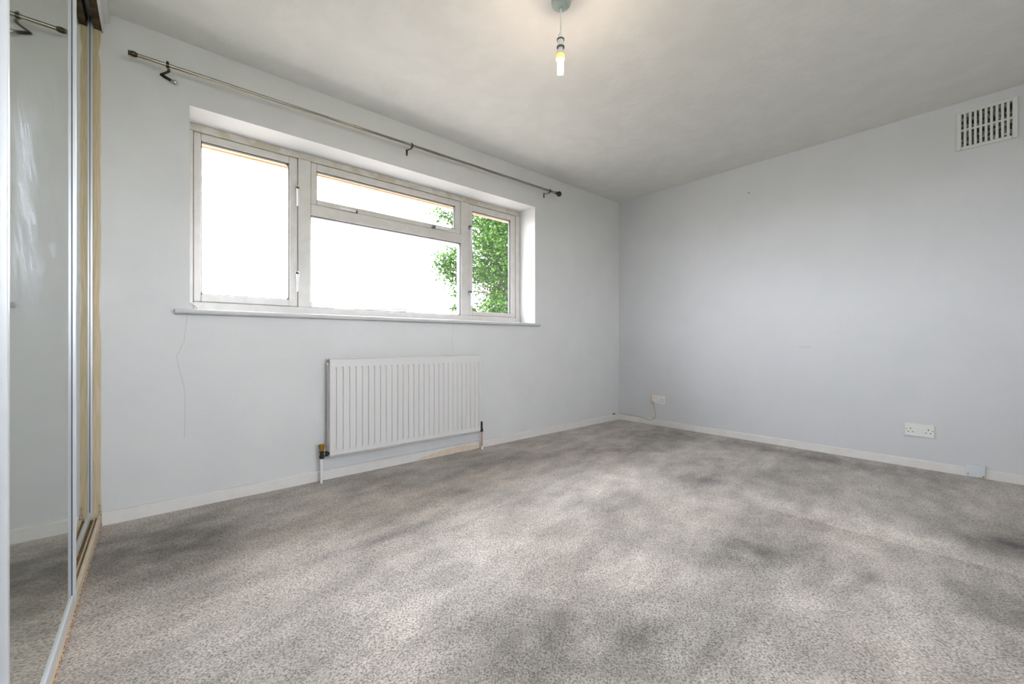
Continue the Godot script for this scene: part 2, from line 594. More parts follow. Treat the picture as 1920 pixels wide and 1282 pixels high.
# ======================================================================
# the room
# ======================================================================
func make_room():
	# floor: slab with two lengths of fitted carpet that meet at a seam
	var fl := Node3D.new()
	fl.name = "floor"
	add_child(fl)
	place(fl, "grey fitted carpet with trodden light and dark patches and painted shade by the window wall", "floor")
	var st := begin()
	box(st, Vector3(-0.95, -0.20, ZO), Vector3(4.16, -0.012, 1.50))
	obj("floor_slab", st, M.render, fl)
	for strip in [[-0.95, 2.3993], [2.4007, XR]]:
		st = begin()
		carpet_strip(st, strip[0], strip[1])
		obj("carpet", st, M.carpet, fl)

	# ceiling
	st = begin()
	box(st, Vector3(-0.95, YC, ZO), Vector3(4.16, YC + 0.2, 1.50))
	var ce := obj("ceiling", st, M.ceiling)
	place(ce, "off-white lightly textured plaster ceiling", "ceiling")

	# window wall with its opening
	st = begin()
	var ox0 := 0.168
	var ox1 := 2.663
	var oy0 := 1.000
	var oy1 := 2.082
	box(st, Vector3(-0.95, -0.2, ZO), Vector3(ox0, YC, ZW))
	box(st, Vector3(ox1, -0.2, ZO), Vector3(4.16, YC, ZW))
	box(st, Vector3(ox0, -0.2, ZO), Vector3(ox1, oy0, ZW))
	box(st, Vector3(ox0, oy1, ZO), Vector3(ox1, YC, ZW))
	var wf := obj("wall_front", st, M.wall_white)
	place(wf, "white painted wall with the wide window and the radiator", "wall")
	# hairline cracks below the sill
	for line in [
			[Vector2(0.158, 1.000), Vector2(0.152, 0.93), Vector2(0.145, 0.858), Vector2(0.131, 0.82), Vector2(0.115, 0.782), Vector2(0.123, 0.73), Vector2(0.143, 0.638), Vector2(0.149, 0.583), Vector2(0.1485, 0.47), Vector2(0.147, 0.363)],
			[Vector2(1.786, 1.000), Vector2(1.777, 0.93), Vector2(1.770, 0.86), Vector2(1.778, 0.81), Vector2(1.785, 0.757)]]:
		st = begin()
		for i in line.size() - 1:
			var a: Vector2 = line[i]
			var b: Vector2 = line[i + 1]
			var e := (b - a).normalized().orthogonal() * 0.0012
			quad(st, Vector3(a.x - e.x, a.y - e.y, ZW + 0.0006), Vector3(b.x - e.x, b.y - e.y, ZW + 0.0006), Vector3(b.x + e.x, b.y + e.y, ZW + 0.0006), Vector3(a.x + e.x, a.y + e.y, ZW + 0.0006), Vector3(0, 0, 1))
		obj("crack", st, M.crack, wf)

	# right wall
	st = begin()
	box(st, Vector3(XR, -0.2, ZW), Vector3(4.16, YC, 1.50))
	var wr := obj("wall_right", st, M.wall_grey)
	place(wr, "pale blue-grey painted wall with the vent and two sockets", "wall")
	st = begin()
	for sm in [[Vector2(-0.985, 0.815), 0.045, 0.010]]:
		var c: Vector2 = sm[0]
		var poly := []
		for k in 16:
			var a := TAU * k / 16
			poly.append(Vector2(cos(a) * sm[1] * (1.0 + 0.2 * sin(3 * a)), sin(a) * sm[2]))
		prism(st, Vector3(XR - 0.0005, c.y, c.x), Vector3(0, 0, 1), Vector3.UP, poly, Vector3(0.0004, 0, 0))
	obj("scuff_mark", st, plain(Color(0.795, 0.795, 0.79), 0.85), wr)

	# wall behind the camera, wall behind the wardrobe
	st = begin()
	box(st, Vector3(-0.95, -0.2, 1.30), Vector3(-0.05, YC, 1.50))
	box(st, Vector3(1.6, -0.2, 1.30), Vector3(XR, YC, 1.50))
	box(st, Vector3(-0.05, -0.2, 1.30), Vector3(1.6, 1.0, 1.50))
	box(st, Vector3(-0.05, 2.15, 1.30), Vector3(1.6, YC, 1.50))
	var wb := obj("wall_back", st, M.wall_white)
	place(wb, "white wall behind the viewer with an added window for fill light", "wall")
	st = begin()
	box(st, Vector3(-0.95, -0.2, ZW), Vector3(-0.80, YC, 1.30))
	var wl := obj("wall_left", st, M.wall_white)
	place(wl, "white wall at the back of the built-in wardrobe", "wall")

	# unseen window added behind the viewer to brighten the window wall
	var w2 := Node3D.new()
	w2.name = "window_2"
	add_child(w2)
	place(w2, "white framed window added behind the viewer as fill light", "window")
	st = begin()
	ring_frame(st, -0.05, 1.6, 1.0, 2.15, 0.05, 0.05, 0.05, 0.05, 1.46, 1.40, 0.003)
	box(st, Vector3(0.745, 1.05, 1.40), Vector3(0.805, 2.10, 1.46), 0.003)
	obj("window_frame", st, M.upvc, w2)
	for x in [0.0, 0.805]:
		st = begin()
		box(st, Vector3(x, 1.05, 1.428), Vector3(x + 0.745, 2.10, 1.432))
		obj("pane", st, M.glass, w2)

	# skirting boards
	st = begin()
	skirting(st, Vector3(-0.157, 0, ZW), Vector3(XR, 0, ZW), Vector3(0, 0, 1), 0.060)
	var bf := obj("baseboard_front", st, M.skirting)
	place(bf, "low white skirting board under the window and radiator", "skirting board")
	st = begin()
	var patch := [Vector2(1.44, 0.004), Vector2(2.02, 0.004), Vector2(2.03, 0.020), Vector2(1.99, 0.034), Vector2(1.90, 0.041), Vector2(1.82, 0.045), Vector2(1.74, 0.041), Vector2(1.66, 0.040), Vector2(1.58, 0.027), Vector2(1.50, 0.018)]
	prism(st, Vector3(0, 0, ZW + 0.0165), Vector3.RIGHT, Vector3.UP, patch, Vector3(0, 0, 0.0006))
	var wp := obj("worn_patch", st, M.bare_wood, bf)
	wp.set_meta("label", "peach bare patch worn through the white paint")
	st = begin()
	skirting(st, Vector3(XR, 0, ZW + 0.016), Vector3(XR, 0, 1.30), Vector3(-1, 0, 0), 0.056)
	var brr := obj("baseboard_right", st, M.skirting)
	place(brr, "low cream-white skirting board along the blue-grey wall", "skirting board")

func carpet_strip(st: SurfaceTool, x0: float, x1: float):
	var z0 := ZW
	var z1 := 1.30
	var q := [Vector3(x0, 0, z0), Vector3(x1, 0, z0), Vector3(x1, 0, z1), Vector3(x0, 0, z1)]
	for k in [0, 1, 2, 0, 2, 3]:
		var p: Vector3 = q[k]
		st.set_normal(Vector3.UP)
		st.set_uv(Vector2((p.x - CX0) / CW, (p.z - CZ0) / CW))
		st.set_uv2(Vector2(p.x, p.z) / 0.62)
		st.add_vertex(p)
	for e in [[q[0], q[3], Vector3.LEFT], [q[1], q[2], Vector3.RIGHT], [q[0], q[1], Vector3.FORWARD], [q[3], q[2], Vector3.BACK]]:
		var dn := Vector3(0, -0.012, 0)
		for t in [[e[0], e[1], e[1] + dn], [e[0], e[1] + dn, e[0] + dn]]:
			var g: Vector3 = (t[1] - t[0]).cross(t[2] - t[0])
			var order := [0, 1, 2] if g.dot(e[2]) < 0.0 else [0, 2, 1]
			for k in order:
				var p: Vector3 = t[k]
				st.set_normal(e[2])
				st.set_uv(Vector2((p.x - CX0) / CW, (p.z - CZ0) / CW))
				st.set_uv2(Vector2(p.x, p.z) / 0.62)
				st.add_vertex(p)

func skirting(st: SurfaceTool, a: Vector3, b: Vector3, out: Vector3, h: float):
	var prof := [Vector2(0, 0), Vector2(0.016, 0), Vector2(0.016, h - 0.006), Vector2(0.011, h), Vector2(0, h)]
	prism(st, a, out, Vector3.UP, prof, b - a)

# ======================================================================
# the window
# ======================================================================
func make_window():
	var w := Node3D.new()
	w.name = "window_1"
	add_child(w)
	place(w, "wide white plastic window with casements either side and a top light", "window")
	var x0 := 0.168
	var x1 := 2.663
	var y0 := 1.030
	var y1 := 2.082
	var yb := 1.082      # top of the bottom rail
	var yt := 2.040      # underside of the head
	var m1a := 0.7360
	var m1b := 0.8118
	var m2a := 1.995
	var m2b := 2.079
	var zb := ZF - 0.066
	# frame members
	var st := begin()
	box(st, Vector3(x0, y0, zb), Vector3(0.196, yt, ZF), 0.003)
	obj("jamb", st, M.upvc, w)
	st = begin()
	box(st, Vector3(2.612, y0, zb), Vector3(x1, yt, ZF), 0.003)
	obj("jamb", st, M.upvc, w)
	st = begin()
	box(st, Vector3(x0, yt, zb), Vector3(x1, y1, ZF), 0.003)
	var head := obj("head", st, M.upvc_stained, w)
	head.set_meta("label", "head of the frame with brown damp stains")
	st = begin()
	box(st, Vector3(0.196, y0, zb), Vector3(2.612, yb, ZF), 0.003)
	obj("bottom_rail", st, M.upvc, w)
	st = begin()
	box(st, Vector3(m1a, yb, zb), Vector3(m1b, yt, ZF), 0.003)
	obj("mullion", st, M.upvc, w)
	st = begin()
	box(st, Vector3(m2a, yb, zb), Vector3(m2b, yt, ZF), 0.003)
	obj("mullion", st, M.upvc, w)
	st = begin()
	box(st, Vector3(m1b, 1.687, zb), Vector3(m2a, 1.760, ZF), 0.003)
	obj("transom", st, M.upvc, w)
	# fixed light
	sash(w, "fixed_light", m1b, m2a, yb, 1.687, 0.0, 0.0, 0.0, 0.0, false)
	# opening lights: x0, x1, y0, y1, stile left, stile right, rail bottom, rail top
	var s1 := sash(w, "casement", 0.196, m1a, yb, yt, 0.036, 0.050, 0.045, 0.045, true)
	var s2 := sash(w, "top_light", m1b, m2a, 1.760, yt, 0.039, 0.052, 0.038, 0.050, true)
	var s3 := sash(w, "casement", m2b, 2.612, yb, yt, 0.040, 0.057, 0.039, 0.054, true)
	# casement fasteners (upright) and stay fasteners on the top light (lying)
	fastener(s1, Vector3(0.7280, 1.838, ZF), false, 1.0)
	fastener(s1, Vector3(0.7260, 1.292, ZF), false, 1.0)
	fastener(s3, Vector3(2.0830, 1.835, ZF), false, -1.0)
	fastener(s3, Vector3(2.0830, 1.277, ZF), false, -1.0)
	fastener(s2, Vector3(1.102, 1.765, ZF), true, -1.0)
	fastener(s2, Vector3(1.730, 1.771, ZF), true, 1.0)

	# sill board with a rounded nose
	st = begin()
	var prof := []
	for k in 9:
		var a := -PI / 2 + PI * k / 8
		prof.append(Vector2(0.028 + 0.012 * cos(a), 1.012 + 0.013 * sin(a)))
	prof.append(Vector2(-0.21, 1.030))
	prof.append(Vector2(-0.21, 1.000))
	# the board in the reveal, then its nose with horns past the opening
	prism(st, Vector3(x0, 0, ZW), Vector3(0, 0, 1), Vector3.UP, prof, Vector3(x1 - x0, 0, 0))
	var nose := []
	for k in 9:
		var a := -PI / 2 + PI * k / 8
		nose.append(Vector2(0.028 + 0.012 * cos(a), 1.012 + 0.013 * sin(a)))
	nose.append(Vector2(0.0, 1.025))
	nose.append(Vector2(0.0, 0.999))
	prism(st, Vector3(0.106, 0, ZW), Vector3(0, 0, 1), Vector3.UP, nose, Vector3(x0 - 0.106, 0, 0))
	prism(st, Vector3(x1, 0, ZW), Vector3(0, 0, 1), Vector3.UP, nose, Vector3(2.700 - x1, 0, 0))
	obj("window_sill", st, M.sill, w)
	# old corner bracket left on the bottom of the left jamb
	st = begin()
	box(st, Vector3(0.172, 1.031, ZF), Vector3(0.178, 1.075, ZF + 0.016), 0.001)
	var arc := []
	for k in 9:
		var a := PI / 2 * k / 8
		arc.append(Vector3(0.178 + 0.038 * sin(a), 1.034 + 0.038 * cos(a), ZF + 0.010))
	tube(st, arc, 0.005, 8)
	box(st, Vector3(0.172, 1.030, ZF), Vector3(0.222, 1.036, ZF + 0.016), 0.001)
	obj("corner_bracket", st, M.plastic, w)

# a light of the window: stiles and rails, the black glazing gasket and the pane. Stiles are narrower than they
# are deep; the glass sits 24 mm behind the face.
func sash(w: Node3D, called: String, x0: float, x1: float, y0: float, y1: float, l: float, r: float, b: float, t: float, opens: bool) -> Node3D:
	var z0 := ZF - 0.007 if opens else ZF
	var part: Node3D
	if opens:
		var st := begin()
		var g := 0.0016
		ring_frame(st, x0 + g, x1 - g, y0 + g, y1 - g, l - g, r - g, b - g, t - g, z0, z0 - 0.042, 0.004)
		part = obj(called, st, M.upvc, w)
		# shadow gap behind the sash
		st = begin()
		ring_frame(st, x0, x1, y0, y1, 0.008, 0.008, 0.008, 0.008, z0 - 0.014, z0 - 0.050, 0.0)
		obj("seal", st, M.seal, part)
	else:
		part = Node3D.new()
		part.name = called
		w.add_child(part, true)
	var gx0 := x0 + l
	var gx1 := x1 - r
	var gy0 := y0 + b
	var gy1 := y1 - t
	var st2 := begin()
	ring_frame(st2, gx0 - 0.002, gx1 + 0.002, gy0 - 0.002, gy1 + 0.002, 0.006, 0.006, 0.005, 0.006, z0 - 0.006, z0 - 0.030, 0.0)
	if called == "casement" and x0 < 1.0:
		# the left casement's gasket bulges round the corners
		for c in [[gx0 + 0.004, gy0 + 0.003, 1, 1], [gx1 - 0.004, gy0 + 0.003, -1, 1], [gx1 - 0.004, gy1 - 0.004, -1, -1]]:
			prism(st2, Vector3(c[0], c[1], z0 - 0.028), Vector3(c[2], 0, 0), Vector3(0, c[3], 0), [Vector2(0, 0), Vector2(0.016, 0), Vector2(0.006, 0.003), Vector2(0.003, 0.006), Vector2(0, 0.016)], Vector3(0, 0, 0.006))
	obj("gasket", st2, M.gasket, part)
	var st3 := begin()
	box(st3, Vector3(gx0, gy0, z0 - 0.032), Vector3(gx1, gy1, z0 - 0.028))
	obj("pane", st3, M.glass, part)
	return part

func fastener(part: Node3D, at: Vector3, lying: bool, side: float):
	# at: the pivot. upright: lever hangs down; lying: lever runs along x
	var u := Vector3(side, 0, 0) if lying else Vector3(0, -1, 0)
	var v := Vector3(0, 1, 0) if lying else Vector3(side, 0, 0)
	var n := Vector3(0, 0, 1)
	var st := begin()
	# backplate and pivot housing
	prism(st, at + n * 0.0, u, v, [Vector2(-0.020, -0.008), Vector2(0.020, -0.008), Vector2(0.024, 0.0), Vector2(0.020, 0.018), Vector2(-0.016, 0.018)], n * 0.008)
	tube(st, [at + n * 0.008, at + n * 0.020], 0.007, 12)
	obj("handle_plate", st, M.chrome, part)
	st = begin()
	tube(st, [at + n * 0.018, at + n * 0.026], 0.0075, 12)
	box(st, at - v.abs() * 0.004 - u.abs() * 0.012 + n * 0.006, at + v.abs() * 0.004 + u.abs() * 0.012 + n * 0.018, 0.001)
	obj("handle_pivot", st, M.black_fitting, part)
	st = begin()
	var pts := curve([at + u * 0.004 + n * 0.020, at + u * 0.030 + n * 0.026, at + u * 0.075 + n * 0.024, at + u * 0.115 + n * 0.022], 4)
	var rr := []
	for i in pts.size():
		rr.append(0.0078 - 0.0020 * i / pts.size())
	tube(st, pts, rr, 10)
	obj("handle", st, M.white_gloss, part)

# ======================================================================
# built-in wardrobe: local x points into the room, local z along the front from the window wall
# ======================================================================
func make_wardrobe():
	var at := Vector3(-0.1625, 0, ZW)
	var turn := -SLANT
	var o := thing("wardrobe_surround", "cream and dark wood surround with tracks of the built-in mirrored wardrobe", "wardrobe", at, turn)
	var st := begin()
	box(st, Vector3(-0.12, 0.0, 0.0016), Vector3(0.0025, 2.305, 0.0055), 0.001)
	obj("jamb_board", st, jamb_material(), o)
	st = begin()
	box(st, Vector3(-0.55, 2.305, 0.012), Vector3(-0.046, 2.345, 3.95))
	box(st, Vector3(-0.021, 2.305, 0.004), Vector3(0.006, 2.345, 3.95))
	box(st, Vector3(-0.06, 2.365, 0.004), Vector3(0.0, 2.375, 3.95))
	obj("head_board", st, M.dark_wood, o)
	st = begin()
	box(st, Vector3(-0.046, 2.330, 0.004), Vector3(-0.043, 2.372, 3.95))
	box(st, Vector3(-0.024, 2.330, 0.004), Vector3(-0.021, 2.372, 3.95))
	obj("head_track", st, M.black_fitting, o)
	st = begin()
	box(st, Vector3(0.006, 2.296, 0.004), Vector3(0.011, 2.347, 3.95), 0.001)
	obj("fascia", st, M.wall_white, o)
	st = begin()
	box(st, Vector3(-0.55, 2.347, 0.012), Vector3(0.031, 2.3995, 3.95), 0.001)
	obj("bulkhead", st, M.wall_white, o)
	# floor of the wardrobe and its tracks
	st = begin()
	box(st, Vector3(-0.55, 0.0, 0.009), Vector3(-0.006, 0.034, 3.95))
	obj("base_board", st, M.track_wood, o)
	st = begin()
	box(st, Vector3(-0.008, 0.0, 0.006), Vector3(0.0035, 0.047, 1.70), 0.0015)
	obj("threshold", st, M.cream, o)
	st = begin()
	box(st, Vector3(0.001, 0.0, 0.006), Vector3(0.0065, 0.016, 1.70), 0.0015)
	var se := obj("scuffed_edge", st, M.scuffed, o)
	se.set_meta("label", "brown scuffed lower edge of the threshold")
	st = begin()
	box(st, Vector3(-0.020, 0.034, 0.006), Vector3(-0.016, 0.044, 1.70), 0.001)
	obj("floor_track", st, M.cream, o)
	st = begin()
	box(st, Vector3(-0.042, 0.034, 0.006), Vector3(-0.038, 0.046, 1.70), 0.001)
	obj("floor_track", st, M.alu, o)
	# plain white end panel beside the viewer
	st = begin()
	box(st, Vector3(-0.55, 0.034, 1.662), Vector3(-0.001, 2.305, 3.95), 0.002)
	obj("end_panel", st, M.white_gloss, o)

	mirror_door("Front-track mirrored sliding door nearest the viewer, hazed with wiped smears", at, turn, 0.86, 1.655, 0.0)
	mirror_door("rear-track mirrored sliding door set back against the cream jamb", at, turn, 0.012, 0.93, -0.0325)

func mirror_door(label: String, at: Vector3, turn: float, z0: float, z1: float, x: float):
	var o := thing("mirror_door", label.to_lower(), "wardrobe door", at, turn, "mirrored wardrobe doors")
	var y0 := 0.050
	var y1 := 2.300 if x > -0.01 else 2.345
	var p := 0.0085
	var st := begin()
	# mirror sheet: face carries its own 0..1 map
	var a := Vector3(x, y0 + 0.026, z0)
	var b := Vector3(x, y0 + 0.026, z1)
	var c := Vector3(x, y1, z1)
	var d := Vector3(x, y1, z0)
	var uv := [Vector2(1, 1), Vector2(0, 1), Vector2(0, 0), Vector2(1, 0)]
	var q := [a, b, c, d]
	var g := (b - a).cross(c - a)
	for t in ([[0, 1, 2], [0, 2, 3]] if g.x < 0 else [[0, 2, 1], [0, 3, 2]]):
		for k in t:
			st.set_normal(Vector3.RIGHT)
			st.set_uv(uv[k])
			st.add_vertex(q[k])
	obj("mirror", st, M.mirror, o)
	st = begin()
	box(st, Vector3(x - 0.012, y0, z0), Vector3(x - 0.0004, y1, z1))
	obj("backing", st, M.black_fitting, o)
	for e in [z0, z1]:
		st = begin()
		var s := 1.0 if e == z1 else -1.0
		var lo := Vector3(x - 0.014, y0, minf(e, e - s * 0.012))
		var hi := Vector3(x + p, y1, maxf(e, e - s * 0.012))
		box(st, lo, hi, 0.0008)
		obj("stile", st, M.alu, o)
		st = begin()
		var e2: float = e - s * 0.012
		box(st, Vector3(x, y0 + 0.026, minf(e2, e2 - s * 0.004)), Vector3(x + 0.0012, y1, maxf(e2, e2 - s * 0.004)))
		obj("seal", st, plain(Color(0.20, 0.24, 0.32), 0.5), o)
	# on the camera's side of the near edges a thin seal line as well
	st = begin()
	box(st, Vector3(x - 0.014, y0, z0 + 0.012), Vector3(x + 0.005, y0 + 0.026, z1 - 0.012), 0.001)
	obj("bottom_rail", st, M.alu, o)

func jamb_material() -> StandardMaterial3D:
	# bare cream board with a ragged edge of wall paint: drawn over local x (-0.12 .. 0.0025) and height
	var w := 128
	var h := 1024
	var f := FastNoiseLite.new()
	f.seed = 91
	f.frequency = 3.0
	f.fractal_octaves = 4
	var img := Image.create(w, h, false, Image.FORMAT_RGB8)
	for j in h:
		var y := 2.305 * (1.0 - (j + 0.5) / h)
		var edge := 0.0015 + 0.0022 * maxf(0.0, f.get_noise_2d(0.0, y * 1.4)) + 0.0012 * f.get_noise_2d(5.0, y * 6.0)
		if absf(y - 1.03) < 0.14:
			edge += 0.004 * (1.0 - absf(y - 1.03) / 0.14)
		if absf(y - 2.20) < 0.06:
			edge += 0.005 * (1.0 - absf(y - 2.20) / 0.06)
		if y < 0.9:
			edge *= 0.6
		for i in w:
			var x := -0.06 + 0.0625 * (i + 0.5) / w
			var n := f.get_noise_2d(x * 40.0, y * 2.0)
			var c := Color(0.80, 0.725, 0.62).lerp(Color(0.72, 0.66, 0.50), clampf(0.35 + n, 0, 1))
			if x > 0.0025 - edge:
				c = Color(0.87, 0.86, 0.84)
			if y < 0.10 and f.get_noise_2d(x * 200.0, y * 30.0) > 0.25 and x > -0.008:
				c = Color(0.30, 0.22, 0.15)
			img.set_pixel(i, j, c)
	var m := StandardMaterial3D.new()
	m.albedo_texture = ImageTexture.create_from_image(img)
	m.roughness = 0.55
	m.uv1_triplanar = true
	# own axes: u = x over 0.0625 m, v = -y over 2.305 m
	m.uv1_scale = Vector3(1.0 / 0.0625, 1.0 / 2.305, 1.0)
	m.uv1_offset = Vector3(0.06 / 0.0625, 0.0, 0.0)
	return m

# ======================================================================
# radiator
# ======================================================================
func make_radiator():
	var x0 := 0.838
	var x1 := 1.975
	var y0 := 0.154
	var y1 := 0.755
	var zf := -2.640
	var base := Vector3((x0 + x1) / 2, 0, -2.69)
	var o := thing("radiator", "white ribbed panel radiator with pipes at both ends below the window", "radiator", base)
	# pressed front panel: upright valleys between flat flutes
	var pitch := (1.9562 - 0.8728) / 27.0
	var xs := [[x0, 0.0], [0.8728 - pitch * 0.16, 0.0]]
	for k in 28:
		var c := 0.8728 + pitch * k
		xs.append([c - pitch * 0.13, 0.0])
		xs.append([c - pitch * 0.05, 1.0])
		xs.append([c + pitch * 0.09, 1.0])
		xs.append([c + pitch * 0.17, 0.0])
	xs.append([x1, 0.0])
	xs.sort_custom(func(a, b): return a[0] < b[0])
	var ys := [[y0 + 0.010, 0.0], [0.190, 0.0], [0.203, 1.0], [0.690, 1.0], [0.703, 0.0], [y1 - 0.005, 0.0]]
	var deep := 0.0085
	var st := begin()
	for i in xs.size() - 1:
		for j in ys.size() - 1:
			var p := []
			for k in [[0, 0], [1, 0], [1, 1], [0, 1]]:
				var X = xs[i + k[0]]
				var Y = ys[j + k[1]]
				p.append(Vector3(X[0], Y[0], zf - deep * X[1] * Y[1]))
			face(st, p[0], p[1], p[2], p[3], (p[0] + p[2]) * 0.5 + Vector3(0, 0, -0.05))
	# top roll, returns at the edges, lower lip below a groove
	box(st, Vector3(x0, y1 - 0.006, zf - 0.013), Vector3(x1, y1, zf - 0.002), 0.003)
	box(st, Vector3(x0, y0 + 0.008, zf - 0.013), Vector3(x0 + 0.006, y1, zf - 0.0002), 0.002)
	box(st, Vector3(x1 - 0.006, y0 + 0.008, zf - 0.013), Vector3(x1, y1, zf - 0.0002), 0.002)
	box(st, Vector3(x0, y0, zf - 0.012), Vector3(x1, y0 + 0.0065, zf - 0.001), 0.002)
	obj("front_panel", st, M.radiator, o, -base)
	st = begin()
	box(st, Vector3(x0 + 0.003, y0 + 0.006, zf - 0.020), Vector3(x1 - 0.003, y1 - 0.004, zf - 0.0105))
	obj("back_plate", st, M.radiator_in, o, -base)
	# side cheeks
	for s in [x0, x1 - 0.003]:
		st = begin()
		box(st, Vector3(s, y0 + 0.03, zf - 0.052), Vector3(s + 0.003, y1 - 0.035, zf - 0.014), 0.0008)
		box(st, Vector3(s, y0 + 0.03, zf - 0.070), Vector3(s + 0.003, y1 - 0.035, zf - 0.058), 0.0008)
		obj("side_cheek", st, M.radiator, o, -base)
	# convector fins on the back
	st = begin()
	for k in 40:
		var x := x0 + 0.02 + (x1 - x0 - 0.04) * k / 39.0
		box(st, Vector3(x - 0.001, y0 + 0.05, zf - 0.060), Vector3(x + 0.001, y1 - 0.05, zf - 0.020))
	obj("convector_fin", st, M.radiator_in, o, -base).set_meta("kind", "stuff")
	# top grille
	st = begin()
	for k in 30:
		var x := x0 + 0.012 + (x1 - x0 - 0.03) * k / 29.0
		box(st, Vector3(x, y1 - 0.006, zf - 0.066), Vector3(x + 0.022, y1 - 0.002, zf - 0.014))
	box(st, Vector3(x0, y1 - 0.010, zf - 0.070), Vector3(x1, y1 - 0.001, zf - 0.062), 0.001)
	obj("top_grille", st, M.radiator, o, -base)
	# air bleed plug at the top left
	st = begin()
	tube(st, [Vector3(x0 + 0.002, 0.722, -2.672), Vector3(x0 - 0.012, 0.722, -2.672)], 0.008, 10)
	box(st, Vector3(x0 - 0.016, 0.718, -2.676), Vector3(x0 - 0.010, 0.726, -2.668), 0.001)
	obj("bleed_plug", st, M.plastic_cream, o, -base)
	# wall hooks
	for x in [1.02, 1.80]:
		st = begin()
		box(st, Vector3(x, 0.25, ZW + 0.001), Vector3(x + 0.03, 0.68, ZW + 0.028), 0.001)
		obj("wall_hook", st, M.radiator_in, o, -base)

	# left valve
	var vz := -2.676
	st = begin()
	tube(st, [Vector3(0.7985, 0.0, vz), Vector3(0.800, 0.158, vz)], 0.0085, 14)
	obj("pipe", st, M.white_gloss, o, -base)
	st = begin()
	lathe(st, Vector3(0.801, 0.148, vz), Vector3.UP, [Vector2(0, 0), Vector2(0.013, 0), Vector2(0.0145, 0.004), Vector2(0.0145, 0.018), Vector2(0.011, 0.022), Vector2(0.011, 0.034), Vector2(0.014, 0.038), Vector2(0.012, 0.046), Vector2(0, 0.046)], 16)
	tube(st, [Vector3(0.805, 0.172, vz), Vector3(0.845, 0.172, vz)], 0.009, 12)
	lathe(st, Vector3(0.820, 0.172, vz), Vector3.RIGHT, [Vector2(0, 0), Vector2(0.015, 0), Vector2(0.016, 0.003), Vector2(0.016, 0.014), Vector2(0.013, 0.017), Vector2(0, 0.017)], 6)
	var valve := obj("valve", st, M.black_fitting, o, -base)
	st = begin()
	lathe(st, Vector3(0.810, 0.172, vz), Vector3.RIGHT, [Vector2(0, 0), Vector2(0.0125, 0), Vector2(0.0125, 0.006), Vector2(0, 0.006)], 6)
	obj("nut", st, M.chrome, valve)
	st = begin()
	lathe(st, Vector3(0.801, 0.192, vz), Vector3.UP, [Vector2(0, 0), Vector2(0.011, 0), Vector2(0.0135, 0.012), Vector2(0.017, 0.034), Vector2(0.0165, 0.040), Vector2(0.014, 0.043), Vector2(0, 0.044)], 12)
	var hw := obj("valve_cap", st, M.brass, valve)
	hw.set_meta("label", "brass-coloured valve cap")
	# right lockshield valve
	st = begin()
	tube(st, [Vector3(2.0173, 0.0, vz), Vector3(2.012, 0.148, vz)], 0.0075, 14)
	obj("pipe", st, M.copper, o, -base)
	st = begin()
	tube(st, [Vector3(2.0173, 0.0, vz), Vector3(2.0168, 0.026, vz)], 0.0095, 14)
	obj("pipe_collar", st, M.white_gloss, o, -base)
	st = begin()
	lathe(st, Vector3(2.011, 0.142, vz), Vector3.UP, [Vector2(0, 0), Vector2(0.012, 0), Vector2(0.0135, 0.004), Vector2(0.0135, 0.018), Vector2(0.010, 0.022), Vector2(0.010, 0.036), Vector2(0, 0.036)], 14)
	tube(st, [Vector3(2.008, 0.166, vz), Vector3(1.970, 0.166, vz)], 0.009, 12)
	lathe(st, Vector3(1.980, 0.166, vz), Vector3.RIGHT, [Vector2(0, 0), Vector2(0.014, 0), Vector2(0.014, 0.014), Vector2(0, 0.014)], 6)
	var v2 := obj("valve", st, M.black_fitting, o, -base)
	st = begin()
	lathe(st, Vector3(2.011, 0.176, vz), Vector3.UP, [Vector2(0, 0), Vector2(0.0095, 0), Vector2(0.0105, 0.030), Vector2(0.009, 0.046), Vector2(0, 0.048)], 12)
	obj("valve_cap", st, M.steel_dark, v2)

# ======================================================================
# curtain rod and its brackets
# ======================================================================
const ZR := -2.655
func rod_y(x: float) -> float:
	return 2.2090 + 0.0088 * (x + 0.055)

func make_curtain_rod():
	var base := Vector3(1.41, rod_y(1.41), ZR)
	var o := thing("curtain_rod", "long brushed steel extending curtain rod above the window, finial only on its right end", "curtain rod", base)
	var P := func(x): return Vector3(x, rod_y(x), ZR)
	var st := begin()
	tube(st, [P.call(-0.062), P.call(1.00)], 0.0082, 16)
	obj("inner_tube", st, M.steel, o, -base)
	st = begin()
	tube(st, [P.call(0.988), P.call(2.862)], 0.0098, 16)
	obj("outer_tube", st, M.steel, o, -base)
	var ax := Vector3(1, 0.0088, 0).normalized()
	st = begin()
	lathe(st, P.call(-0.066), ax, [Vector2(0, 0), Vector2(0.0105, 0.0), Vector2(0.0105, 0.010), Vector2(0.0125, 0.012), Vector2(0.0125, 0.026), Vector2(0.0095, 0.032), Vector2(0.0082, 0.034)], 16)
	obj("end_cap", st, M.steel_dark, o, -base)
	st = begin()
	lathe(st, P.call(2.842), ax, [Vector2(0.0098, 0), Vector2(0.013, 0.002), Vector2(0.013, 0.020), Vector2(0.009, 0.026), Vector2(0.009, 0.034), Vector2(0, 0.034)], 16)
	var c: Vector3 = P.call(2.898)
	ball(st, c, 0.0245, 20)
	obj("finial", st, M.steel_dark, o, -base)

	# brackets
	bracket("steel curtain bracket under the left end of the rod with its plate swung sideways", 0.077, true)
	bracket("small steel curtain bracket over the middle of the window", 1.392, false)
	bracket("small steel curtain bracket next to the ball finial", 2.775, false)

